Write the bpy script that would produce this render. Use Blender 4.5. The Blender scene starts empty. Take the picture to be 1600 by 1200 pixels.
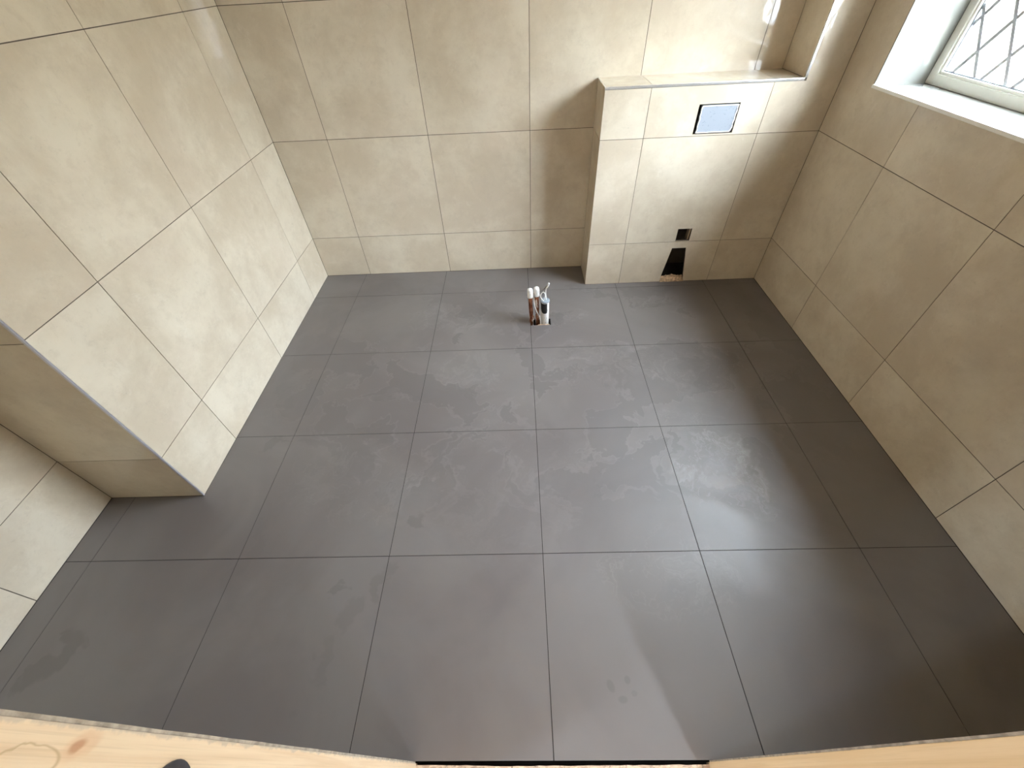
import bpy, bmesh, math, random
from mathutils import Vector, Matrix

random.seed(7)
C = bpy.context.scene.collection
SC = bpy.context.scene

# ------------------------------------------------------------------ measures (metres)
XL, YR, XL2, XR = 0.314, 0.280, -0.106, 3.359     # left nib wall, its return, recessed left wall, right wall
YW, YB, XB, ZB, XP = 2.087, 1.844, 2.200, 1.131, 3.177   # back wall, boxing front, boxing side, shelf height, pillar
H1, H2, H3, H4 = 0.292, 0.895, 1.490, 2.090       # wall tile courses
CEIL = 2.42
JL, JR, YD = 1.398, 2.238, -0.597                 # door opening sides, room face of the door wall
WY0, WY1, WZ0, WZ1 = 0.33, 1.600, 1.137, 2.30     # window opening
XF = 3.578                                         # room face of the window frame

# ------------------------------------------------------------------ camera
cam_d = bpy.data.cameras.new('camera'); cam = bpy.data.objects.new('camera', cam_d); C.objects.link(cam)
rt = Vector((0.99921105, -0.00564654, -0.03931139)); up = Vector((0.0312537, 0.72254375, 0.69061838)); fw = Vector((-0.02450459, 0.69130214, -0.72215017))
m = Matrix((rt, up, -fw)).transposed().to_4x4(); m.translation = Vector((1.74026, -0.63094, 1.60610)); cam.matrix_world = m
cam_d.sensor_fit = 'HORIZONTAL'; cam_d.sensor_width = 36.0; cam_d.lens = 641.8048 / 1600 * 36.0
cam_d.clip_start = 0.02
SC.camera = cam

# ------------------------------------------------------------------ sky, portals, exposure
SKY = 14.0
w = bpy.data.worlds.new('sky'); SC.world = w; w.use_nodes = True
bg = w.node_tree.nodes['Background']; bg.inputs[0].default_value = (0.90, 0.985, 1.14, 1)
# overcast sky: three times brighter overhead than at the horizon
wt = w.node_tree; tc = wt.nodes.new('ShaderNodeTexCoord'); sx = wt.nodes.new('ShaderNodeSeparateXYZ'); mr = wt.nodes.new('ShaderNodeMapRange')
wt.links.new(tc.outputs['Generated'], sx.inputs[0]); wt.links.new(sx.outputs[2], mr.inputs['Value'])
mr.inputs['From Min'].default_value = 0.0; mr.inputs['From Max'].default_value = 1.0
mr.inputs['To Min'].default_value = SKY / 3; mr.inputs['To Max'].default_value = SKY
wt.links.new(mr.outputs[0], bg.inputs[1])

def portal(name, loc, rot, sx, sy):
    l = bpy.data.lights.new(name, 'AREA'); l.shape = 'RECTANGLE'; l.size = sx; l.size_y = sy
    l.cycles.is_portal = True
    o = bpy.data.objects.new(name, l); C.objects.link(o); o.location = loc; o.rotation_euler = rot
    return o
portal('window_portal', (XF + 0.23, (WY0 + WY1) / 2, (WZ0 + WZ1) / 2), (0, math.radians(90), 0), WZ1 - WZ0, WY1 - WY0)
portal('side_landing_portal', (.17, -1.2, 1.3), (0, math.radians(-90), 0), .8, .42)
portal('landing_portal', (2.72, -2.12, 1.25), (math.radians(90), 0, 0), 0.20, 1.5)
SC.view_settings.view_transform = 'Standard'; SC.view_settings.look = 'None'
SC.view_settings.exposure = 3.06; SC.view_settings.gamma = 1.0; SC.view_settings.use_curve_mapping = False
SC.cycles.max_bounces = 14; SC.cycles.diffuse_bounces = 8; SC.cycles.glossy_bounces = 6; SC.cycles.transparent_max_bounces = 12

pl = bpy.data.lights.new('landing_fill_light', 'POINT'); pl.energy = 1.2; pl.shadow_soft_size = .08; pl.color = (1.0, .86, .70)  # made-up fill light behind the camera, added to brighten the jambs
plo = bpy.data.objects.new('landing_fill_light', pl); C.objects.link(plo); plo.location = (1.50, -1.30, 2.22)

# ------------------------------------------------------------------ materials
class NT:
    def __init__(s, name):
        s.m = bpy.data.materials.new(name); s.m.use_nodes = True; s.t = s.m.node_tree; s.b = s.t.nodes['Principled BSDF']
    def n(s, kind, ins=None, **kw):
        nd = s.t.nodes.new(kind)
        for k, v in kw.items(): setattr(nd, k, v)
        for k, v in (ins or {}).items(): s.put(nd.inputs[k], v)
        return nd
    def put(s, sock, v):
        if hasattr(v, 'is_output') or isinstance(v, bpy.types.NodeSocket): s.t.links.new(v, sock)
        else: sock.default_value = v
    def math(s, op, a, b=0.0, c=None, clamp=False):
        ins = {0: a, 1: b}
        if c is not None: ins[2] = c
        return s.n('ShaderNodeMath', ins, operation=op, use_clamp=clamp).outputs[0]
    def vm(s, op, a, b=(0, 0, 0), out=0):
        return s.n('ShaderNodeVectorMath', {0: a, 1: b}, operation=op).outputs[out]
    def noise(s, vec, scale, detail=3, rough=.5, dist=0.0, out=0):
        return s.n('ShaderNodeTexNoise', {'Vector': vec, 'Scale': scale, 'Detail': detail, 'Roughness': rough, 'Distortion': dist}).outputs[out]
    def smooth(s, v, a, b, lo=0.0, hi=1.0):
        return s.n('ShaderNodeMapRange', {'Value': v, 'From Min': a, 'From Max': b, 'To Min': lo, 'To Max': hi}, interpolation_type='SMOOTHSTEP').outputs[0]
    def mix(s, f, a, b, mode='MIX'):
        nd = s.t.nodes.new('ShaderNodeMix'); nd.data_type = 'RGBA'; nd.blend_type = mode
        s.put(nd.inputs[0], f); s.put(nd.inputs[6], a); s.put(nd.inputs[7], b); return nd.outputs[2]
    def pos(s): return s.n('ShaderNodeNewGeometry').outputs['Position']
    def bump(s, h, dist, strength=1.0):
        s.put(s.b.inputs['Normal'], s.n('ShaderNodeBump', {'Height': h, 'Distance': dist, 'Strength': strength}).outputs[0])

def plain(name, col, rough=.5, metal=0.0, var=.06, scale=30, bump=0.0, spec=.5):
    k = NT(name); p = k.pos(); nz = k.noise(p, scale, 4, .6)
    f = k.smooth(nz, .3, .7, 1 - var, 1 + var)
    c = k.vm('SCALE', col[:3]); sc = c.node; k.put(sc.inputs['Scale'], f)
    k.put(k.b.inputs['Base Color'], c)
    k.b.inputs['Roughness'].default_value = rough; k.b.inputs['Metallic'].default_value = metal
    k.b.inputs['Specular IOR Level'].default_value = spec
    if bump: k.bump(nz, bump)
    return k.m

def make_wall_tile():
    k = NT('polished_beige_stone_tile'); p = k.pos()
    rnd = k.n('ShaderNodeObjectInfo').outputs['Random']
    off = k.n('ShaderNodeCombineXYZ', {0: k.math('MULTIPLY', rnd, 37.0), 1: k.math('MULTIPLY', rnd, 91.0), 2: k.math('MULTIPLY', rnd, 17.0)}).outputs[0]
    q = k.vm('ADD', p, off)
    big = k.noise(q, 2.4, 12, .66, .15)
    c = k.mix(k.smooth(big, .36, .66), (0.60, 0.520, 0.398, 1), (0.725, 0.655, 0.525, 1))
    tint = k.noise(q, 3.3, 4, .6, .4)
    c = k.mix(k.math('MULTIPLY', k.smooth(tint, .52, .72), .35), c, (0.64, 0.54, 0.43, 1))
    pale = k.noise(q, 8.0, 12, .78, .5)
    c = k.mix(k.math('MULTIPLY', k.smooth(pale, .56, .70), .35), c, (0.79, 0.74, 0.635, 1))
    fm = k.noise(q, 16, 10, .75, .3)
    c = k.mix(k.math('MULTIPLY', k.smooth(fm, .50, .64), .20), c, (0.50, 0.425, 0.325, 1))
    sp = k.noise(q, 55, 4, .7, .5)
    c = k.mix(k.math('MULTIPLY', k.smooth(sp, .60, .72), .22), c, (0.42, 0.37, 0.29, 1))
    c = k.mix(1.0, c, k.n('ShaderNodeCombineColor', {0: k.math('MULTIPLY_ADD', rnd, .05, .97), 1: k.math('MULTIPLY_ADD', rnd, .05, .97), 2: k.math('MULTIPLY_ADD', rnd, .06, .96)}).outputs[0], 'MULTIPLY')
    k.put(k.b.inputs['Base Color'], c)
    k.b.inputs['Roughness'].default_value = 0.035
    k.b.inputs['IOR'].default_value = 1.5
    wav = k.math('ADD', k.noise(q, 7.0, 2, .5), k.math('MULTIPLY', k.noise(q, 28.0, 1, .5), .10))
    k.bump(wav, 0.0006, 1.0)
    return k.m

def spots(k, vec, lst):
    """sum of soft elliptical patches (x, y, rx, ry, angle, weight) on the floor"""
    acc = None
    for (x, y, rx, ry, a, wt) in lst:
        mp = k.n('ShaderNodeMapping', {'Vector': vec, 'Location': (x, y, 0), 'Rotation': (0, 0, math.radians(a)), 'Scale': (rx, ry, 1)}, vector_type='TEXTURE').outputs[0]
        d = k.vm('LENGTH', mp, out=1)
        v = k.math('MULTIPLY', k.smooth(d, .55, 1.0, 1, 0), wt)
        acc = v if acc is None else k.math('ADD', acc, v)
    return acc

def make_floor_tile():
    k = NT('matt_grey_porcelain_tile'); p3 = k.pos()
    p = k.vm('MULTIPLY', p3, (1, 1, 0))
    rnd = k.n('ShaderNodeObjectInfo').outputs['Random']
    wc = k.vm('SUBTRACT', k.noise(p, 5.0, 4, .6, .3, out=1), (.5, .5, .5))
    ws = wc_s = k.vm('SCALE', wc); k.put(wc_s.node.inputs['Scale'], .42)
    wp = k.vm('ADD', p, k.vm('MULTIPLY', ws, (1, 1, 0)))
    base = (0.138, 0.122, 0.119, 1)
    big = k.noise(p, 1.4, 4, .55, .8)
    c = k.mix(k.smooth(big, .35, .65), base, (0.172, 0.157, 0.152, 1))
    # dried-water patches with crisp rims (drawn stains, not shade)
    pat = k.noise(wp, 2.6, 3, .55, .9)
    mid = spots(k, p, [(1.9, 1.0, 1.75, 1.05, 0, 1.0)])
    inside = k.math('MULTIPLY', k.smooth(pat, .525, .545), mid)
    rim = k.math('MULTIPLY', k.math('MULTIPLY', k.smooth(pat, .50, .525), k.smooth(pat, .525, .55, 1, 0)), mid)
    c = k.mix(k.math('MULTIPLY', inside, .55), c, (0.125, 0.112, 0.108, 1))
    c = k.mix(k.math('MULTIPLY', rim, .30), c, (0.215, 0.20, 0.195, 1))
    dark = spots(k, wp, [(2.25, .93, .17, .09, -35, 1), (2.10, 1.16, .16, .05, 20, .8), (2.64, .98, .09, .14, 30, .8), (1.31, .17, .035, .09, -30, 1), (.10, -.33, .045, .10, -25, 1.2),
                        (1.02, -.15, .05, .03, 20, 1), (1.20, -.12, .04, .11, 10, .8), (1.13, -.24, .05, .08, 0, .7), (.50, .53, .10, .03, 25, .9), (.86, .50, .14, .22, -30, .45), (.45, .9, .06, .12, 0, .5),
                        (2.0, 1.52, .10, .035, 30, .9), (2.62, 1.62, .14, .05, 0, .8), (2.95, .72, .03, .08, 10, .7), (1.48, .86, .05, .04, 0, .6), (.66, .0, .05, .20, 0, .5), (1.05, -.38, .04, .1, 0, .5),
                        (3.1, .85, .2, .15, 20, .35), (2.07, .22, .05, .02, 0, .5), (2.12, .31, .03, .015, 0, .5)])
    c = k.mix(k.math('MULTIPLY', dark, .38, clamp=True), c, (0.10, 0.088, 0.084, 1))
    # paw-like drip ring close to the doorway
    ring = spots(k, p, [(1.99, -.425, .014, .022, 20, 1), (2.045, -.41, .012, .014, 0, .9), (2.022, -.46, .018, .012, 0, .9), (2.06, -.445, .012, .010, 0, .6)])
    c = k.mix(k.math('MULTIPLY', ring, .40, clamp=True), c, (0.09, 0.08, 0.076, 1))
    # whitish grout haze: swirled ridges inside hand-placed areas
    rn = k.noise(wp, 6.5, 3, .55, 1.6)
    ridge = k.smooth(k.math('ABSOLUTE', k.math('SUBTRACT', rn, .5)), 0.0, .035, 1, 0)
    cloud = k.smooth(k.noise(wp, 4.5, 6, .65, .8), .46, .68)
    hz = spots(k, wp, [(2.62, .34, .22, .27, 10, 1.0), (2.56, .62, .16, .08, 0, .35), (2.2, 1.05, .4, .25, 0, .35), (2.06, 1.50, .15, .10, 0, .6), (2.62, 1.66, .15, .07, 0, .6),
                      (1.28, 1.5, .35, .18, 0, .35), (1.45, 1.0, .25, .2, 0, .35), (1.0, .35, .4, .3, 0, .22), (2.3, -.1, .3, .2, 0, .25), (2.7, .95, .28, .3, 0, .3), (2.08, -.05, .12, .1, 0, .25), (1.65, .3, .4, .5, 0, .12)])
    hz = k.math('MULTIPLY', hz, k.math('ADD', k.math('MULTIPLY', ridge, .40), k.math('MULTIPLY', cloud, .55)), clamp=True)
    c = k.mix(k.math('MULTIPLY', hz, .75), c, (0.36, 0.35, 0.335, 1))
    c = k.mix(1.0, c, k.n('ShaderNodeCombineColor', {0: k.math('MULTIPLY_ADD', rnd, .04, .98), 1: k.math('MULTIPLY_ADD', rnd, .05, .975), 2: k.math('MULTIPLY_ADD', rnd, .05, .975)}).outputs[0], 'MULTIPLY')
    k.put(k.b.inputs['Base Color'], c)
    k.put(k.b.inputs['Roughness'], k.math('ADD', k.math('MULTIPLY', hz, .15), k.smooth(pat, .45, .6, .46, .52)))
    k.b.inputs['IOR'].default_value = 1.85
    gr = k.noise(p3, 420, 2, .6)
    k.bump(gr, 0.00015, .6)
    return k.m

def make_pine(name, c0, c1, knots=True):
    k = NT(name); p = k.pos()
    st = k.vm('MULTIPLY', p, (9.0, 42.0, 1.3))
    wv = k.noise(st, 1.6, 5, .55, .5)
    fine = k.noise(k.vm('MULTIPLY', p, (60, 420, 5)), 1.5, 3, .6)
    c = k.mix(k.smooth(wv, .38, .64), c0, c1)
    c = k.mix(k.math('MULTIPLY', k.smooth(fine, .5, .7), .25), c, tuple(v * .72 for v in c0[:3]) + (1,))
    if knots:
        wq = k.vm('SCALE', k.vm('SUBTRACT', k.noise(p, 26, 3, .6, .4, out=1), (.5, .5, .5))); k.put(wq.node.inputs['Scale'], .012)
        pw = k.vm('ADD', p, wq)
        def ell(y, z, ry, rz, a, lo, hi):
            mp = k.n('ShaderNodeMapping', {'Vector': pw, 'Location': (JL, y, z), 'Rotation': (math.radians(a), 0, 0), 'Scale': (1, ry, rz)}, vector_type='TEXTURE').outputs[0]
            mp = k.vm('MULTIPLY', mp, (0, 1, 1))
            return k.smooth(k.vm('LENGTH', mp, out=1), lo, hi, 1, 0)
        c = k.mix(k.math('MULTIPLY', ell(-.6115, 1.205, .010, .020, 20, .5, 1.0), .55), c, (0.62, 0.40, 0.24, 1))
        c = k.mix(k.math('MULTIPLY', ell(-.6125, 1.208, .005, .010, 20, .4, 1.0), .70), c, (0.40, 0.19, 0.09, 1))
        outer = ell(-.622, 1.243, .010, .028, 0, .86, 1.0); inner = ell(-.622, 1.243, .010, .028, 0, .78, .90)
        c = k.mix(k.math('MULTIPLY', k.math('SUBTRACT', outer, inner, clamp=True), .7), c, (0.40, 0.27, 0.13, 1))
    # cement grime along the room-side arris, its own patchy shape
    sy = k.n('ShaderNodeSeparateXYZ', {0: p}).outputs[1]
    gn = k.noise(p, 45, 4, .65)
    edge = k.math('ADD', sy, k.math('MULTIPLY', k.math('SUBTRACT', gn, .62), .014))
    c = k.mix(k.math('MULTIPLY', k.smooth(edge, -.6055, -.6025), .5), c, (0.36, 0.32, 0.27, 1))
    k.put(k.b.inputs['Base Color'], c); k.b.inputs['Roughness'].default_value = .6
    k.bump(wv, .0006, .5)
    return k.m

def make_chipboard():
    k = NT('dirty_chipboard'); p = k.pos()
    v = k.n('ShaderNodeTexVoronoi', {'Vector': k.vm('MULTIPLY', p, (60, 130, 60)), 'Scale': 1.6}).outputs['Color']
    g = k.n('ShaderNodeSeparateColor', {0: v}).outputs[0]
    c = k.mix(g, (0.52, 0.36, 0.26, 1), (0.80, 0.64, 0.47, 1))
    d = k.noise(p, 34, 5, .7, .6)
    c = k.mix(k.smooth(d, .55, .66), c, (0.13, 0.10, 0.08, 1))
    k.put(k.b.inputs['Base Color'], c); k.b.inputs['Roughness'].default_value = .8
    k.bump(d, .002, .6); return k.m

def make_copper():
    k = NT('tarnished_copper'); p = k.pos()
    d = k.noise(k.vm('MULTIPLY', p, (1, 1, .4)), 70, 4, .65, .5)
    c = k.mix(k.smooth(d, .38, .58), (0.20, 0.065, 0.03, 1), (0.42, 0.19, 0.11, 1))
    f = k.smooth(k.noise(k.vm('MULTIPLY', p, (1, 1, .3)), 45, 3, .6),   .53, .62)
    c = k.mix(f, c, (0.72, 0.66, 0.60, 1))
    k.put(k.b.inputs['Base Color'], c); k.put(k.b.inputs['Metallic'], k.math('SUBTRACT', .75, k.math('MULTIPLY', f, .75)))
    k.b.inputs['Roughness'].default_value = .42; k.bump(d, .0006); return k.m

def make_glass():
    k = NT('window_glass'); t = k.t; t.nodes.remove(k.b)
    tr = k.n('ShaderNodeBsdfTransparent', {0: (.96, .98, .97, 1)}); gl = k.n('ShaderNodeBsdfGlossy', {'Roughness': .01})
    fc = k.n('ShaderNodeLayerWeight', {'Blend': .5}).outputs['Facing']; fr = k.math('MULTIPLY_ADD', k.math('POWER', fc, 2.6), .94, .05)
    mx = k.n('ShaderNodeMixShader', {0: fr, 1: tr.outputs[0], 2: gl.outputs[0]})
    t.links.new(mx.outputs[0], t.nodes['Material Output'].inputs[0]); return k.m

def make_mottled_white(name, col, stain):
    k = NT(name); p = k.pos(); n1 = k.noise(p, 90, 3, .6)
    c = k.mix(k.smooth(n1, .60, .68), col, stain)
    k.put(k.b.inputs['Base Color'], c); k.b.inputs['Roughness'].default_value = .35; return k.m

M = dict(
    wall=make_wall_tile(), floor=make_floor_tile(),
    grout=plain('grey_brown_grout', (0.105, 0.085, 0.062), .9, var=.12),
    dark_grout=plain('dark_floor_grout', (0.035, 0.030, 0.027), .9, var=.15),
    plaster=plain('white_plaster', (0.88, 0.87, 0.85), .85, var=.02, scale=6),
    bare_plaster=plain('pinkish_bare_plaster', (0.62, 0.50, 0.41), .9, var=.05, scale=3),
    trim=plain('satin_aluminium_trim', (0.62, 0.62, 0.68), .30, .85, var=.05),
    trim_white=plain('bright_chrome_trim', (0.82, 0.84, 0.86), .22, .75, var=.03),
    sill=plain('glossy_cream_sill', (0.24, 0.24, 0.215), .05, var=.015, scale=12),
    upvc=plain('cream_plastic_frame', (0.74, 0.73, 0.65), .18, var=.02, scale=12),
    gasket=plain('grey_gasket', (0.30, 0.35, 0.40), .45, var=.05),
    white_trim=plain('white_plastic_trim', (0.93, 0.93, 0.88), .3, var=.01),
    lead=plain('lead_came', (0.40, 0.41, 0.43), .5, .3, var=.08),
    pine_l=make_pine('pale_pine', (0.66, 0.49, 0.31, 1), (0.74, 0.59, 0.40, 1)),
    pine_r=make_pine('amber_pine', (0.72, 0.53, 0.30, 1), (0.78, 0.60, 0.37, 1), False),
    chip=make_chipboard(), copper=make_copper(), glass=make_glass(),
    cement=plain('grey_adhesive_edge', (0.36, 0.31, 0.245), .9, var=.3, scale=60, bump=.0008),
    mortar=plain('rough_tan_mortar', (0.56, 0.40, 0.25), .95, var=.45, scale=60, bump=.004),
    cap=make_mottled_white('white_pipe_cap', (0.88, 0.88, 0.85, 1), (0.6, 0.58, 0.52, 1)),
    pipe=make_mottled_white('white_waste_pipe', (0.80, 0.79, 0.76, 1), (0.42, 0.38, 0.33, 1)),
    rubber=plain('black_rubber', (0.016, 0.015, 0.015), .5, var=.1),
    bumper=plain('dark_grey_rubber', (0.045, 0.042, 0.045), .45, var=.25, scale=80),
    wire=plain('white_cable_sheath', (0.82, 0.81, 0.77), .4, var=.03),
    greywire=plain('grey_cable_sheath', (0.22, 0.20, 0.18), .5, var=.05),
    cover=make_mottled_white('pale_blue_protective_cover', (0.34, 0.375, 0.415, 1), (0.27, 0.305, 0.34, 1)),
    ground=plain('pale_paving', (0.075, 0.072, 0.058), .9, var=.2, scale=2),
    render=plain('cream_render', (0.30, 0.26, 0.19), .9, var=.05, scale=3),
    landing=plain('cream_painted_plaster', (0.74, 0.68, 0.60), .8, var=.02, scale=4),
)

# ------------------------------------------------------------------ object helpers
def link(name, me, mat, parent=None):
    o = bpy.data.objects.new(name, me); C.objects.link(o)
    if mat: me.materials.append(mat)
    if parent: o.parent = parent
    return o
def from_bm(name, bm, mat, parent=None, smooth=False):
    bmesh.ops.recalc_face_normals(bm, faces=bm.faces)
    me = bpy.data.meshes.new(name); bm.to_mesh(me); bm.free()
    if smooth:
        for f in me.polygons: f.use_smooth = True
    return link(name, me, mat, parent)
def structure(o): o['kind'] = 'structure'; return o
def thing(o, label, cat, group=None):
    o['label'] = label; o['category'] = cat
    if group: o['group'] = group
    return o
def empty(name, loc, parent=None):
    o = bpy.data.objects.new(name, None); C.objects.link(o); o.location = loc; o.empty_display_size = .05
    if parent: o.parent = parent
    return o
def add_box(bm, x0, x1, y0, y1, z0, z1, bev=0.0):
    vs = [bm.verts.new((x, y, z)) for z in (z0, z1) for y in (y0, y1) for x in (x0, x1)]
    fs = [bm.faces.new([vs[i] for i in q]) for q in ((0, 2, 3, 1), (4, 5, 7, 6), (0, 1, 5, 4), (2, 6, 7, 3), (0, 4, 6, 2), (1, 3, 7, 5))]
    if bev:
        es = list({e for f in fs for e in f.edges})
        bmesh.ops.bevel(bm, geom=es, offset=bev, segments=2, affect='EDGES', profile=.6)
def box(name, mat, x0, x1, y0, y1, z0, z1, parent=None, bev=0.0):
    bm = bmesh.new(); add_box(bm, x0, x1, y0, y1, z0, z1, bev)
    o = from_bm(name, bm, mat, parent)
    if parent: o.matrix_parent_inverse = parent.matrix_basis.inverted() if False else Matrix.Translation(-parent.location)
    return o
def rel(o, parent):
    o.parent = parent; o.matrix_parent_inverse = Matrix.Translation(-parent.location); return o

class Plane:
    """u,v coordinates on a wall: world = O + U*u + V*v + N*n"""
    def __init__(s, O, U, V, N): s.O, s.U, s.V, s.N = Vector(O), Vector(U), Vector(V), Vector(N)
    def at(s, u, v, n): return s.O + s.U * u + s.V * v + s.N * n
def floor_map(u, v, n, g=-0.0036):
    X = u - g * v if abs(u - round(u / .6) * .6) < .004 else u
    Y = v + g * u if abs(v - round(v / .6) * .6) < .010 else v
    return Vector((X, Y, n))

def sheet(name, mat, at, us, vs, skip=(), n0=0.0, n1=-.006, parent=None, jit=0.0, extra=None):
    """extruded sheet made of the grid us x vs less the cells whose centre lies in a skip rectangle"""
    bm = bmesh.new(); keep = []
    for i in range(len(us) - 1):
        for j in range(len(vs) - 1):
            cu, cv = (us[i] + us[i + 1]) / 2, (vs[j] + vs[j + 1]) / 2
            if any(a < cu < b and c < cv < d for a, b, c, d in skip): continue
            keep.append((i, j))
    if not keep: bm.free(); return None
    a, b, c = (random.uniform(-jit, jit) for _ in range(3))
    umid, vmid = (us[0] + us[-1]) / 2, (vs[0] + vs[-1]) / 2
    F, B, cnt = {}, {}, {}
    def tn(u, v): return n0 + (a + b * (u - umid) + c * (v - vmid) if jit else 0)
    def P(i, j):
        if extra and (i, j) in extra: return extra[(i, j)]
        return us[i], vs[j]
    def V(i, j):
        if (i, j) not in F:
            u, v = P(i, j); F[i, j] = bm.verts.new(at(u, v, tn(u, v))); B[i, j] = bm.verts.new(at(u, v, n1))
        return F[i, j]
    for i, j in keep:
        loop = [(i, j), (i + 1, j), (i + 1, j + 1), (i, j + 1)]
        bm.faces.new([V(*q) for q in loop]); bm.faces.new([B[q] for q in reversed(loop)])
        for k in range(4):
            e = (loop[k], loop[(k + 1) % 4]); cnt[e] = 1
    for (p, q) in cnt:
        if (q, p) not in cnt: bm.faces.new([F[p], B[p], B[q], F[q]])
    return from_bm(name, bm, mat, parent)

def splits(lo, hi, skip, ax):
    s = {lo, hi}
    for r in skip:
        for v in r[ax * 2:ax * 2 + 2]:
            if lo + 1e-4 < v < hi - 1e-4: s.add(v)
    return sorted(s)

def tile_field(parent, mat, at, ucuts, vcuts, skip=(), gap=.0015, jit=.00025, n1=-.006):
    """one object per tile between successive joints"""
    out = []
    for i in range(len(ucuts) - 1):
        for j in range(len(vcuts) - 1):
            u0, u1, v0, v1 = ucuts[i] + gap, ucuts[i + 1] - gap, vcuts[j] + gap, vcuts[j + 1] - gap
            o = sheet('tile', mat, at, splits(u0, u1, skip, 0), splits(v0, v1, skip, 1), skip, 0, n1, parent, jit)
            if o: out.append(o)
    return out

def tube_bm(bm, pts, r, seg=10):
    rings = []
    for i, p in enumerate(pts):
        p = Vector(p); a = Vector(pts[max(i - 1, 0)]); b = Vector(pts[min(i + 1, len(pts) - 1)])
        d = (b - a).normalized(); s = d.cross(Vector((.31, .9, .2))).normalized(); t = d.cross(s)
        rr = r[i] if isinstance(r, (list, tuple)) else r
        rings.append([bm.verts.new(p + (s * math.cos(q) + t * math.sin(q)) * rr) for q in [2 * math.pi * k / seg for k in range(seg)]])
    for A, B in zip(rings, rings[1:]):
        for k in range(seg): bm.faces.new([A[k], A[(k + 1) % seg], B[(k + 1) % seg], B[k]])
    bm.faces.new(rings[0]); bm.faces.new(list(reversed(rings[-1])))
def tube(name, mat, pts, r, seg=10, parent=None):
    bm = bmesh.new(); tube_bm(bm, pts, r, seg); o = from_bm(name, bm, mat, None, True)
    if parent: rel(o, parent)
    return o
def smooth_path(pts, n=6):
    P = [Vector(p) for p in pts]; P = [P[0]] + P + [P[-1]]; out = []
    for i in range(1, len(P) - 2):
        for k in range(n):
            t = k / n; a, b, c, d = P[i - 1:i + 3]
            out.append(.5 * ((2 * b) + (c - a) * t + (2 * a - 5 * b + 4 * c - d) * t * t + (3 * b - a - 3 * c + d) * t ** 3))
    out.append(P[-2]); return out
def lathe(name, mat, base, prof, seg=28, parent=None, axis=Vector((0, 0, 1))):
    """profile of (radius, height) turned round an axis"""
    bm = bmesh.new(); base = Vector(base); rot = Vector((0, 0, 1)).rotation_difference(axis).to_matrix()
    rings = [[bm.verts.new(base + rot @ Vector((r * math.cos(2 * math.pi * k / seg), r * math.sin(2 * math.pi * k / seg), h))) for k in range(seg)] for r, h in prof]
    for A, B in zip(rings, rings[1:]):
        for k in range(seg): bm.faces.new([A[k], A[(k + 1) % seg], B[(k + 1) % seg], B[k]])
    bm.faces.new(rings[0]); bm.faces.new(list(reversed(rings[-1])))
    o = from_bm(name, bm, mat, None, True)
    if parent: rel(o, parent)
    return o

R = .0015   # joint recess
# ------------------------------------------------------------------ floor
HOLE = (1.7985, 1.932, 1.408, 1.470)
fs = sheet('floor', M['dark_grout'], lambda u, v, n: Vector((u, v, n)), [-.30, 1.7985, 1.932, 3.70], [YD + .012, 1.408, 1.470, YW + .20], [HOLE], -R, -.05)
structure(fs)
structure(box('floor_base', M['dark_grout'], -.3, XR + .3, -2.2, YW + .2, -.16, -.101))  # added dark base, keeps outdoor light out of the floor gaps
skipf = [(-1, XL + .001, YR - .001, 3), (XB - .001, 4, YB - .001, 3), HOLE]
us = [XL2 + .001, 0, .6, 1.2, 1.8, 2.4, 3.0, XR - .001]
vs = [-.5923, 0, .6, 1.2, 1.8, YW - .001]
tile_field(fs, M['floor'], floor_map, us, vs, skipf, gap=.0013, jit=.0002)

# ------------------------------------------------------------------ walls
# back wall
wb = structure(box('wall_back', M['grout'], XL - .2, XR + .3, YW + R, YW + .15, -.05, CEIL + .1))
PB = Plane((0, YW, 0), (1, 0, 0), (0, 0, 1), (0, -1, 0))
tile_field(wb, M['wall'], PB.at, [XL, .637, 1.235, 1.832, 2.430, 3.030, XR], [0, H1, H2, H3, H4, CEIL],
           [(XB, XR + 1, -1, ZB - .012), (XP - .0005, XR + 1, ZB - .03, 3)])
# left: projecting nib and the recessed part nearer the door
bm = bmesh.new()
add_box(bm, -.26, XL - R, YR + R, YW + .15, -.05, CEIL + .1)
add_box(bm, -.26, XL2 - R, -.72, YR + R, -.05, CEIL + .1)
wl = structure(from_bm('wall_left', bm, M['grout']))
PL = Plane((XL, 0, 0), (0, 1, 0), (0, 0, 1), (1, 0, 0))
tile_field(wl, M['wall'], PL.at, [YR + .0045, .589, 1.182, 1.785, YW - .001], [0, H1, H2, H3, H4, CEIL])
PR = Plane((0, YR, 0), (1, 0, 0), (0, 0, 1), (0, -1, 0))
tile_field(wl, M['wall'], PR.at, [XL2, XL - .0055], [0, H1 - .003, .884, 1.484, 2.084, CEIL])
PL2 = Plane((XL2, 0, 0), (0, 1, 0), (0, 0, 1), (1, 0, 0))
tile_field(wl, M['wall'], PL2.at, [-.600, -.143, YR], [0, H1, H2, H3, H4, CEIL])
box('edge_trim', M['trim'], XL - .0075, XL + .0008, YR - .0008, YR + .0055, 0.0, CEIL, wl, .0012)
# right wall with the window opening
PRt = Plane((XR, 0, 0), (0, 1, 0), (0, 0, 1), (-1, 0, 0))
WIN = (WY0 - .0, WY1 + .0, WZ0 - .0, WZ1)
wr = structure(sheet('wall_right', M['grout'], PRt.at, [-.72, WY0, WY1, YW + .15], [-.05, WZ0 - .004, WZ1, CEIL + .1], [WIN], -R, -.435))
tile_field(wr, M['wall'], PRt.at, [-.600, -.497, .100, .703, 1.299, YB, YW], [0, H1, H2, H3, H4, CEIL], [(WY0 - .001, WY1 + .001, WZ0 - .009, WZ1 + .001), (YB, 3, -1, 3)])
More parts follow.
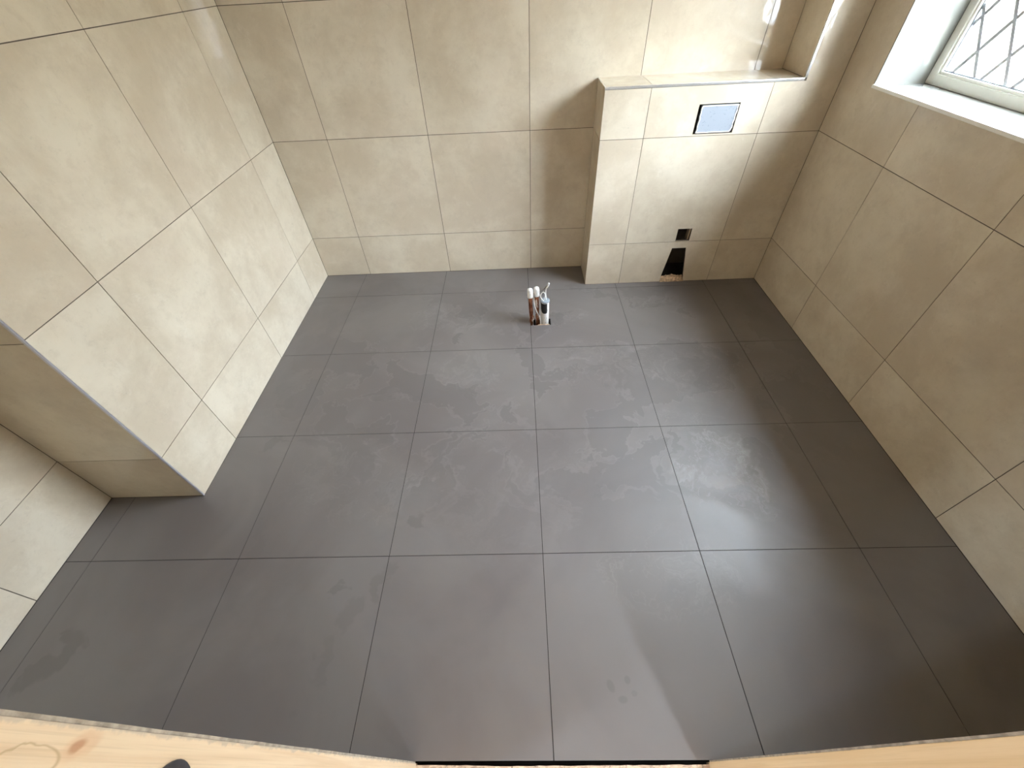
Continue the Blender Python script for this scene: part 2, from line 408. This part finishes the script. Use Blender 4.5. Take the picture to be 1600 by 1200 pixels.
# door wall (room side tiled, carries the doorway)
bm = bmesh.new()
add_box(bm, -.26, JL - .098, -.705, -.6035, -.05, CEIL + .1); add_box(bm, JR + .098, XR + .3, -.705, -.6035, -.05, CEIL + .1); add_box(bm, JL - .098, JR + .098, -.705, -.6035, 2.10, CEIL + .1)
wf = structure(from_bm('wall_front', bm, M['landing']))
PF = Plane((0, -.6000, 0), (1, 0, 0), (0, 0, 1), (0, 1, 0))
tile_field(wf, M['wall'], PF.at, [XL2, .2, .8, JL - .004], [0, H1, H2, H3, H4, CEIL])
tile_field(wf, M['wall'], PF.at, [JR + .004, 2.8, XR], [0, H1, H2, H3, H4, CEIL])
tile_field(wf, M['wall'], PF.at, [JL, JR], [2.1, CEIL])
ce = structure(box('ceiling', M['bare_plaster'], -.3, XR + .3, -2.2, YW + .2, CEIL, CEIL + .12))

# ------------------------------------------------------------------ landing behind the camera (seen only in reflections)
structure(box('floor_landing', M['chip'], .3, 3.4, -2.15, -.628, -.06, -.030))
PV = Plane((.3, 0, 0), (0, 1, 0), (0, 0, 1), (1, 0, 0))
structure(sheet('wall_landing_left', M['landing'], PV.at, [-2.2, -1.33, -1.07, -.705], [-.06, .9, 1.7, CEIL + .02], [(-1.33, -1.07, .9, 1.7)], 0, -.10))
w3 = structure(empty('added_window_side', (.25, -1.2, .9)))  # made-up window, added to light the right jamb and right wall
for (a, b, c, d) in ((-1.33, -1.30, .9, 1.7), (-1.10, -1.07, .9, 1.7), (-1.30, -1.10, .9, .93), (-1.30, -1.10, 1.67, 1.7)):
    box('frame', M['upvc'], .215, .26, a, b, c, d, w3, .003)
box('glass', M['glass'], .235, .239, -1.30, -1.10, .93, 1.67, w3)
structure(box('wall_landing_right', M['landing'], 3.4, 3.5, -2.2, -.705, -.06, CEIL + .02))
PH = Plane((0, -2.0, 0), (1, 0, 0), (0, 0, 1), (0, 1, 0))
structure(sheet('wall_landing_back', M['landing'], PH.at, [.2, 2.62, 2.82, 3.5], [-.06, .5, 2.0, CEIL + .02], [(2.62, 2.82, .5, 2.0)], 0, -.10))
w2 = structure(empty('added_window_back', (2.72, -2.05, .5)))  # made-up window, added so light reaches the doorway from behind
for (a, b, c, d) in ((2.62, 2.64, .5, 2.0), (2.80, 2.82, .5, 2.0), (2.64, 2.80, .5, .54), (2.64, 2.80, 1.96, 2.0)):
    box('frame', M['upvc'], a, b, -2.085, -2.03, c, d, w2, .003)
box('glass', M['glass'], 2.64, 2.80, -2.062, -2.058, .54, 1.96, w2)

# ------------------------------------------------------------------ window
w1 = structure(empty('window_1', (XF, (WY0 + WY1) / 2, WZ0)))
FX0, FX1 = XF, XF + .062
FW, FH = .040, .040
# outer frame members
box('frame', M['upvc'], FX0, FX1, WY1 - FW, WY1, WZ0, WZ1, w1, .004)
box('frame', M['upvc'], FX0, FX1, WY0, WY0 + FW, WZ0, WZ1, w1, .004)
box('frame', M['upvc'], FX0, FX1, WY0 + FW, WY1 - FW, WZ0, WZ0 + FH, w1, .004)
box('frame', M['upvc'], FX0, FX1, WY0 + FW, WY1 - FW, WZ1 - FH, WZ1, w1, .004)
def ring(name, mat, off, wd, x0, x1, bev=.002):
    a0, a1, b0, b1 = WY0 + off, WY1 - off, WZ0 + off, WZ1 - off
    box(name, mat, x0, x1, a1 - wd, a1, b0, b1, w1, bev); box(name, mat, x0, x1, a0, a0 + wd, b0, b1, w1, bev)
    box(name, mat, x0, x1, a0 + wd, a1 - wd, b0, b0 + wd, w1, bev); box(name, mat, x0, x1, a0 + wd, a1 - wd, b1 - wd, b1, w1, bev)
ring('glazing_bead', M['upvc'], .038, .012, XF + .006, XF + .04)
ring('gasket', M['gasket'], .050, .004, XF + .016, XF + .034, .0005)
GX = XF + .022
box('glass', M['glass'], GX, GX + .004, WY0 + .046, WY1 - .046, WZ0 + .046, WZ1 - .046, w1)
# leaded diamonds: two families of cames clipped to the glass
gy0, gy1, gz0, gz1 = WY0 + .053, WY1 - .053, WZ0 + .050, WZ1 - .053
slope = .2 / .1475
def came(y, z, sgn, hw=.0066):
    # line z = z0 + sgn*slope*(Y - y)
    pts = []
    for Y in (gy0, gy1):
        Z = z + sgn * slope * (Y - y)
        if gz0 <= Z <= gz1: pts.append((Y, Z))
    for Z in (gz0, gz1):
        Y = y + sgn * (Z - z) / slope
        if gy0 < Y < gy1: pts.append((Y, Z))
    if len(pts) < 2: return
    (a, b), (c, d) = sorted(pts)[0], sorted(pts)[-1]
    L = math.hypot(c - a, d - b)
    if L < .02: return
    ny, nz = -(d - b) / L * hw, (c - a) / L * hw
    x0 = GX - (.0028 if sgn > 0 else .0018); bm = bmesh.new()
    q = [(a + ny, b + nz), (a - ny, b - nz), (c - ny, d - nz), (c + ny, d + nz)]
    f = [bm.verts.new((x0, *p)) for p in q]; g = [bm.verts.new((GX - .0001, *p)) for p in q]
    bm.faces.new(f); bm.faces.new(g[::-1])
    for i in range(4): bm.faces.new([f[i], g[i], g[(i + 1) % 4], f[(i + 1) % 4]])
    rel(from_bm('lead_strip', bm, M['lead']), w1)
for k in range(-8, 18):
    came(1.524 - .1475 * k, 1.369, 1); came(1.524 - .1475 * k, 1.369, -1)
# reveal linings and sill
box('reveal', M['sill'], XR - .001, XF, WY1 - .0005, WY1 + .006, WZ0, WZ1 + .006, w1)
box('reveal', M['sill'], XR - .001, XF, WY0 - .006, WY0 + .0005, WZ0, WZ1 + .006, w1)
box('reveal', M['sill'], XR - .001, XF, WY0, WY1, WZ1 - .0005, WZ1 + .006, w1)
box('window_sill', M['sill'], XR + .001, XF, WY0 - .006, WY1 + .006, WZ0 - .010, WZ0, w1)
box('sill_edge_trim', M['white_trim'], XR - .007, XR + .0012, WY0 - .006, WY1 + .004, WZ0 - .009, WZ0 + .004, w1, .0012)

# ------------------------------------------------------------------ toilet boxing with shelf and pillar
bx = empty('toilet_boxing', ((XB + XR) / 2, YB, 0))
thing(bx, 'beige tiled boxing for a toilet with a shelf top, in the far right corner', 'boxing')
PX = Plane((0, YB, 0), (1, 0, 0), (0, 0, 1), (0, -1, 0))
HP = (2.691, 2.899, .9045, 1.040)       # flush plate opening
HS = (2.749, 2.836, .2965, .377)        # square pipe opening
def clad(name, mat, at, uc, vc, skip=(), n0=0, n1=-.006, **kw):
    o = sheet(name, mat, at, splits(uc[0], uc[1], skip, 0), splits(vc[0], vc[1], skip, 1), skip, n0, n1, None, kw.get('jit', 0)); 
    return rel(o, bx) if o else None
# backing board, front (trapezoid hole cut as a stepped grid with moved corners)
def front_sheet(name, mat, u0, u1, v0, v1, n0, n1, jit=0.0):
    us_ = [u0, 2.714, 2.863, u1]; vs_ = [v0, .050, .248, v1]
    extra = {(1, 2): (2.741, .248), (2, 2): (2.831, .248), (1, 0): (2.712, v0), (2, 0): (2.872, v0)}
    o = sheet(name, mat, PX.at, us_, vs_, [(2.714, 2.863, v0 - .01, .248)], n0, n1, None, jit, extra)
    return rel(o, bx)
front_sheet('backing_board', M['grout'], XB + .004, XR, 0, H1, -R, -.016)
clad('backing_board', M['grout'], PX.at, (XB + .004, XR), (H1, ZB - .004), [HP, HS], -R, -.016)
clad('backing_board', M['grout'], PX.at, (XP + .004, XR), (ZB - .004, CEIL), (), -R, -.016)
# tiles, front
g = .0013
ul = [XB, 2.432, 3.036, XR]
for i in range(3):
    a, b = ul[i] + (g if i else 0), ul[i + 1] - g
    if i == 1: front_sheet('tile', M['wall'], a, b, .001, H1 - g, 0, -.006, .0002)
    else: clad('tile', M['wall'], PX.at, (a, b), (.001, H1 - g), jit=.0002)
    clad('tile', M['wall'], PX.at, (a, b), (H1 + g, H2 - g), [HS], jit=.0002)
    if i < 2: clad('tile', M['wall'], PX.at, (a, b), (H2 + g, ZB - .0120), [HP], jit=.0002)
SH = [(2.9, XP + .0115, ZB - .0120, 3)]
clad('tile', M['wall'], PX.at, (ul[2] + g, XR - g), (H2 + g, H3 - g), SH, jit=.0002)
clad('tile', M['wall'], PX.at, (XP + .0115, XR - g), (H3 + g, H4 - g), jit=.0002)
clad('tile', M['wall'], PX.at, (XP + .0115, XR - g), (H4 + g, CEIL), jit=.0002)
# left side of the boxing
PS = Plane((XB, 0, 0), (0, 1, 0), (0, 0, 1), (-1, 0, 0))
clad('backing_board', M['grout'], PS.at, (YB + .004, YW + R), (0, ZB - .004), (), -R, -.016)
for a, b in ((.001, H1 - g), (H1 + g, H2 - g), (H2 + g, ZB - .0015)): clad('tile', M['wall'], PS.at, (YB + .0065, YW - g), (a, b))
# shelf top
PT = Plane((0, 0, ZB), (1, 0, 0), (0, 1, 0), (0, 0, 1))
clad('backing_board', M['grout'], PT.at, (XB + .004, XP + .02), (YB + .004, YW + R), (), -R, -.016)
for a, b in ((XB + .007, 2.436 - g), (2.436 + g, 3.036 - g), (3.036 + g, XP - g)): clad('tile', M['wall'], PT.at, (a, b), (YB + .0115, YW - g), jit=.0002)
# pillar cheek
PC = Plane((XP, 0, 0), (0, 1, 0), (0, 0, 1), (-1, 0, 0))
clad('backing_board', M['grout'], PC.at, (YB + .004, YW + R), (ZB, CEIL), (), -R, -.016)
for a, b in ((ZB + g, H3 - g), (H3 + g, H4 - g), (H4 + g, CEIL)): clad('tile', M['wall'], PC.at, (YB + .0115, YW - g), (a, b))
# metal trims on the arrises
box('edge_trim', M['trim_white'], XB - .0005, XP + .001, YB - .0008, YB + .0110, ZB - .0115, ZB + .0008, bx, .002)
box('edge_trim', M['trim_white'], XB - .0008, XB + .0060, YB + .011, YW - .001, ZB - .0010, ZB + .0008, bx, .0004)
box('edge_trim', M['trim_white'], XP - .0008, XP + .0110, YB - .0008, YB + .0110, ZB + .0008, CEIL, bx, .0015)
# crumbly mortar left at the foot of the lower opening
bm = bmesh.new(); nx, ny = 18, 5
grid = [[bm.verts.new((2.712 + .161 * i / nx, YB - .004 + .034 * j / ny, max(.002, (.030 + .012 * random.random()) * (.35 + .65 * min(1, j / 1.5)) * (1 - .5 * abs(i / nx - .5)) ))) for j in range(ny + 1)] for i in range(nx + 1)]
for i in range(nx):
    for j in range(ny): bm.faces.new([grid[i][j], grid[i + 1][j], grid[i + 1][j + 1], grid[i][j + 1]])
low = [bm.verts.new((v[0].co.x, YB - .004, 0)) for v in grid]
for i in range(nx): bm.faces.new([low[i], low[i + 1], grid[i + 1][0], grid[i][0]])
rel(from_bm('mortar', bm, M['mortar']), bx)
# timber batten glimpsed inside the square opening
box('batten', M['pine_r'], 2.829, 2.850, YB + .018, YB + .06, .286, .46, bx)

# flush plate cover: jagged-sided pale sheet in the upper opening
prof = [(2.702, .910), (2.706, .928), (2.7035, .940), (2.7045, .958), (2.707, .972), (2.7035, .988), (2.706, 1.004), (2.704, 1.020), (2.707, 1.0345),
        (2.893, 1.0345), (2.8905, 1.020), (2.8925, 1.004), (2.889, .988), (2.8915, .968), (2.888, .948), (2.891, .932), (2.886, .918), (2.880, .910)]
def slab(name, mat, pts, y0, y1, parent=None):
    bm = bmesh.new(); f = [bm.verts.new((x, y0, z)) for x, z in pts]; b = [bm.verts.new((x, y1, z)) for x, z in pts]
    bm.faces.new(f); bm.faces.new(b[::-1])
    for i in range(len(pts)):
        k = (i + 1) % len(pts); bm.faces.new([f[i], b[i], b[k], f[k]])
    o = from_bm(name, bm, mat)
    return rel(o, parent) if parent else o
fc = empty('flush_plate_cover', (2.797, YB + .004, .972))
thing(fc, 'pale blue white rectangular protective cover set in the tiled boxing front', 'cover')
slab('cover_sheet', M['cover'], prof, YB - .0035, YB + .012, fc)
cx, cz = 2.797, .9722
# raised lighter rim
rim_in = [(cx + (x - cx) * .95, cz + (z - cz) * .93) for x, z in prof]
bm = bmesh.new(); N_ = len(prof)
A = [bm.verts.new((x, YB - .0052, z)) for x, z in prof]; B = [bm.verts.new((x, YB - .0052, z)) for x, z in rim_in]
A2 = [bm.verts.new((x, YB - .0034, z)) for x, z in prof]; B2 = [bm.verts.new((x, YB - .0034, z)) for x, z in rim_in]
for i in range(N_):
    k = (i + 1) % N_
    bm.faces.new([A[i], A[k], B[k], B[i]]); bm.faces.new([A[i], A2[i], A2[k], A[k]]); bm.faces.new([B[i], B[k], B2[k], B2[i]]); bm.faces.new([A2[i], B2[i], B2[k], A2[k]])
rel(from_bm('raised_rim', bm, M['cap']), fc)
for x, z in ((2.711, 1.012), (2.708, .930), (2.884, 1.008), (2.882, .943)):
    box('clip', M['gasket'], x, x + .003, YB - .0060, YB - .003, z, z + .009, fc)

# ------------------------------------------------------------------ pipes and cables rising from the floor
def copper(x0, y0, x1, y1, h, label):
    e = empty('copper_pipe', (x0, y0, 0)); thing(e, label, 'pipe')
    pts = [Vector((x0, y0, -.10)).lerp(Vector((x1, y1, h)), t) for t in (0, .3, .6, .8, 1)]
    tube('pipe_body', M['copper'], pts, .0125, 20, e)
    ax = (pts[-1] - pts[0]).normalized()
    lathe('collar', M['copper'], Vector((x0, y0, .001)) + ax * .015, [(.0127, 0), (.0148, .003), (.0148, .020), (.0127, .024)], 24, e, ax)
    top = pts[-1]
    lathe('push_cap', M['cap'], top - ax * .012, [(.0132, 0), (.0178, .001), (.0180, .012), (.0170, .014), (.0172, .020), (.0182, .022), (.0182, .036), (.0174, .038), (.0176, .044), (.0150, .055), (.0085, .060), (.0005, .0605)], 28, e, ax)
copper(1.8165, 1.447, 1.805, 1.445, .196, 'left of two copper pipes with white caps standing in the floor')
copper(1.8540, 1.450, 1.8440, 1.452, .200, 'right of two copper pipes with white caps, beside the white waste pipe')
wp = empty('waste_pipe', (1.895, 1.440, 0)); thing(wp, 'short white plastic waste pipe with black rubber sleeve at its top', 'pipe')
bx_, by_ = 1.8945, 1.4385
lathe('pipe_body', M['pipe'], (bx_, by_, -.10), [(.0245, 0), (.0245, .265), (.0215, .266), (.0212, .05), (.0005, .05)], 32, wp)
# sleeve: curved black tongue hugging the front of the pipe
bm = bmesh.new(); cols = 13; rows = 9; G1, G2 = [], []
for i in range(cols):
    a = math.radians(-172 + 164 * i / (cols - 1)); s = (i / (cols - 1) - .5) * 2
    zb = .082 + .030 * (1 - math.sqrt(max(0, 1 - s * s * .98)))
    c1 = []; c2 = []
    for j in range(rows):
        z = zb + (.152 - zb) * j / (rows - 1)
        for rr, cc in ((.0270, c1), (.0246, c2)): cc.append(bm.verts.new((bx_ + rr * math.cos(a) * .86 - .002, by_ + rr * math.sin(a), z)))
    G1.append(c1); G2.append(c2)
for Gx in (G1, G2):
    for i in range(cols - 1):
        for j in range(rows - 1): bm.faces.new([Gx[i][j], Gx[i + 1][j], Gx[i + 1][j + 1], Gx[i][j + 1]])
for i in range(cols - 1):
    for j in (0, rows - 1): bm.faces.new([G1[i][j], G2[i][j], G2[i + 1][j], G1[i + 1][j]])
for j in range(rows - 1):
    for i in (0, cols - 1): bm.faces.new([G1[i][j], G2[i][j], G2[i][j + 1], G1[i][j + 1]])
rel(from_bm('rubber_sleeve', bm, M['rubber'], None, True), wp)
lathe('lip_ring', M['gasket'], (bx_, by_, .156), [(.0246, 0), (.0275, .001), (.0275, .008), (.0246, .010)], 32, wp)

def cable(name, label, mat, pts, r, extra=()):
    e = empty(name, pts[0]); thing(e, label, 'cable')
    tube('sheath', mat, smooth_path(pts, 7), r, 8, e)
    for n_, m_, p_, r_ in extra: tube(n_, m_, smooth_path(p_, 5), r_, 10, e)
cable('white_cable', 'white cable sticking up out of the white waste pipe', M['wire'],
      [(1.905, 1.437, .02), (1.903, 1.437, .10), (1.901, 1.437, .17), (1.897, 1.440, .215), (1.900, 1.440, .248), (1.906, 1.438, .262)], .0030,
      [('cable_tip', M['cap'], [(1.903, 1.439, .250), (1.909, 1.437, .264), (1.914, 1.436, .284)], [.0048] * 5 + [.006] * 5 + [.004])])
cable('looped_cable', 'thin white cable curling in a loop over the white waste pipe', M['wire'],
      [(1.888, 1.436, .05), (1.887, 1.436, .14), (1.889, 1.436, .170), (1.8945, 1.434, .200), (1.886, 1.432, .224), (1.874, 1.432, .219), (1.866, 1.430, .200), (1.872, 1.428, .182), (1.886, 1.428, .165)], .0026)
cable('grey_cable', 'short grey cable bending between right white cap and the upright white cable', M['greywire'],
      [(1.862, 1.440, .222), (1.872, 1.438, .232), (1.887, 1.438, .243), (1.900, 1.437, .262)], .0030)
cable('slanting_cable', 'thin white cable slanting down across the front of the copper pipes', M['wire'],
      [(1.829, 1.462, .175), (1.829, 1.432, .150), (1.834, 1.424, .125), (1.844, 1.420, .095), (1.858, 1.419, .065), (1.866, 1.422, .030), (1.868, 1.424, -.02)], .0030)
# mortar lip round the opening
bm = bmesh.new()
for i in range(14):
    t = i / 13; x = 1.852 + .066 * t; s = .002 + .004 * random.random()
    add_box(bm, x - s, x + s, 1.4085, 1.4085 + s * 1.6, -.008, -.001 + .0015 * random.random(), .0012)
o = from_bm('mortar_crumbs', bm, M['mortar']); rel(o, fs)

# ------------------------------------------------------------------ doorway: timber linings, threshold
def stud(name, label, mat, x0, x1, knob=False):
    f0, f1 = (-.6003, -.5975) if knob else (-.6030, -.6003)
    e = empty(name, ((x0 + x1) / 2, -.65, -.03)); thing(e, label, 'door jamb')
    bm = bmesh.new(); add_box(bm, x0, x1, -.705, f0 - .0001, -.030, 2.10, .0008)
    rel(from_bm('timber', bm, mat), e)
    # ragged strip of adhesive and board edge along the room side
    bm = bmesh.new(); n = 90; q = []
    inner = x1 if knob else x0; sg = -1 if knob else 1
    for i in range(n + 1):
        z = .002 + (2.09 - .002) * i / n
        q.append([bm.verts.new((inner + sg * (.0004 + .0012 * random.random()), f0, z)),
                  bm.verts.new((inner + sg * (.0004 + .0010 * random.random()), f1 + .0004 * random.random(), z)),
                  bm.verts.new((inner + sg * .06, f1, z)), bm.verts.new((inner + sg * .06, f0, z))])
    for a, b in zip(q, q[1:]):
        for k in range(4): bm.faces.new([a[k], a[(k + 1) % 4], b[(k + 1) % 4], b[k]])
    bm.faces.new(q[0]); bm.faces.new(q[-1][::-1])
    rel(from_bm('adhesive_edge', bm, M['cement']), e)
    return e
sl = stud('timber_jamb', 'pale knotty pine door jamb at the bottom left, grey adhesive along its edge', M['pine_l'], JL - .097, JL, True)
sr = stud('timber_jamb', 'amber pine door jamb at the bottom right of the doorway', M['pine_r'], JR, JR + .097)
box('timber_head', M['pine_l'], JL, JR, -.705, -.6005, 2.06, 2.10, sl)
# dark rubber bumper on the left jamb
e = empty('rubber_bumper', (JL, -.6540, 1.081)); thing(e, 'dark round rubber bumper on the pale pine jamb, at the bottom edge', 'bumper')
lathe('bumper_disc', M['bumper'], (JL, -.6540, 1.081), [(.0370, 0), (.0375, .001), (.0365, .0025), (.028, .0035), (.016, .004), (.0005, .0042)], 40, e, Vector((1, 0, 0)))
# threshold board beyond the last floor tile
th = empty('threshold_board', (1.82, -.62, -.03)); thing(th, 'dirty chipboard threshold strip in the doorway beyond a black gap', 'board')
bm = bmesh.new(); n = 40
edge = [(JL + .0 + (JR - JL) * i / n, -.6050 - .0035 * min(1, max(0, (i - 5) / 8)) + .0008 * random.uniform(-1, 1)) for i in range(n + 1)]
tp = [bm.verts.new((x, y, -.006)) for x, y in edge]; tb = [bm.verts.new((x, -.625 + .001 * random.random(), -.006)) for x, y in edge]
lp = [bm.verts.new((x, y, -.029)) for x, y in edge]; lb = [bm.verts.new((x, -.625, -.029)) for x, y in edge]
for i in range(n):
    bm.faces.new([tp[i], tp[i + 1], tb[i + 1], tb[i]]); bm.faces.new([lp[i], tp[i], tp[i + 1], lp[i + 1]][::-1]); bm.faces.new([tb[i], tb[i + 1], lb[i + 1], lb[i]]); bm.faces.new([lp[i], lp[i + 1], lb[i + 1], lb[i]])
bm.faces.new([tp[0], tb[0], lb[0], lp[0]]); bm.faces.new([tp[n], tb[n], lb[n], lp[n]][::-1])
rel(from_bm('board', bm, M['chip']), th)

# ------------------------------------------------------------------ outdoors beyond the glass
structure(box('ground_outside', M['ground'], -8, 22, -12, 14, -.45, -.35))
house = box('neighbouring_house', M['render'], 8.6, 13.0, -5, 13, -.35, 3.1)
thing(house, 'cream rendered building seen overexposed through the leaded window', 'building')
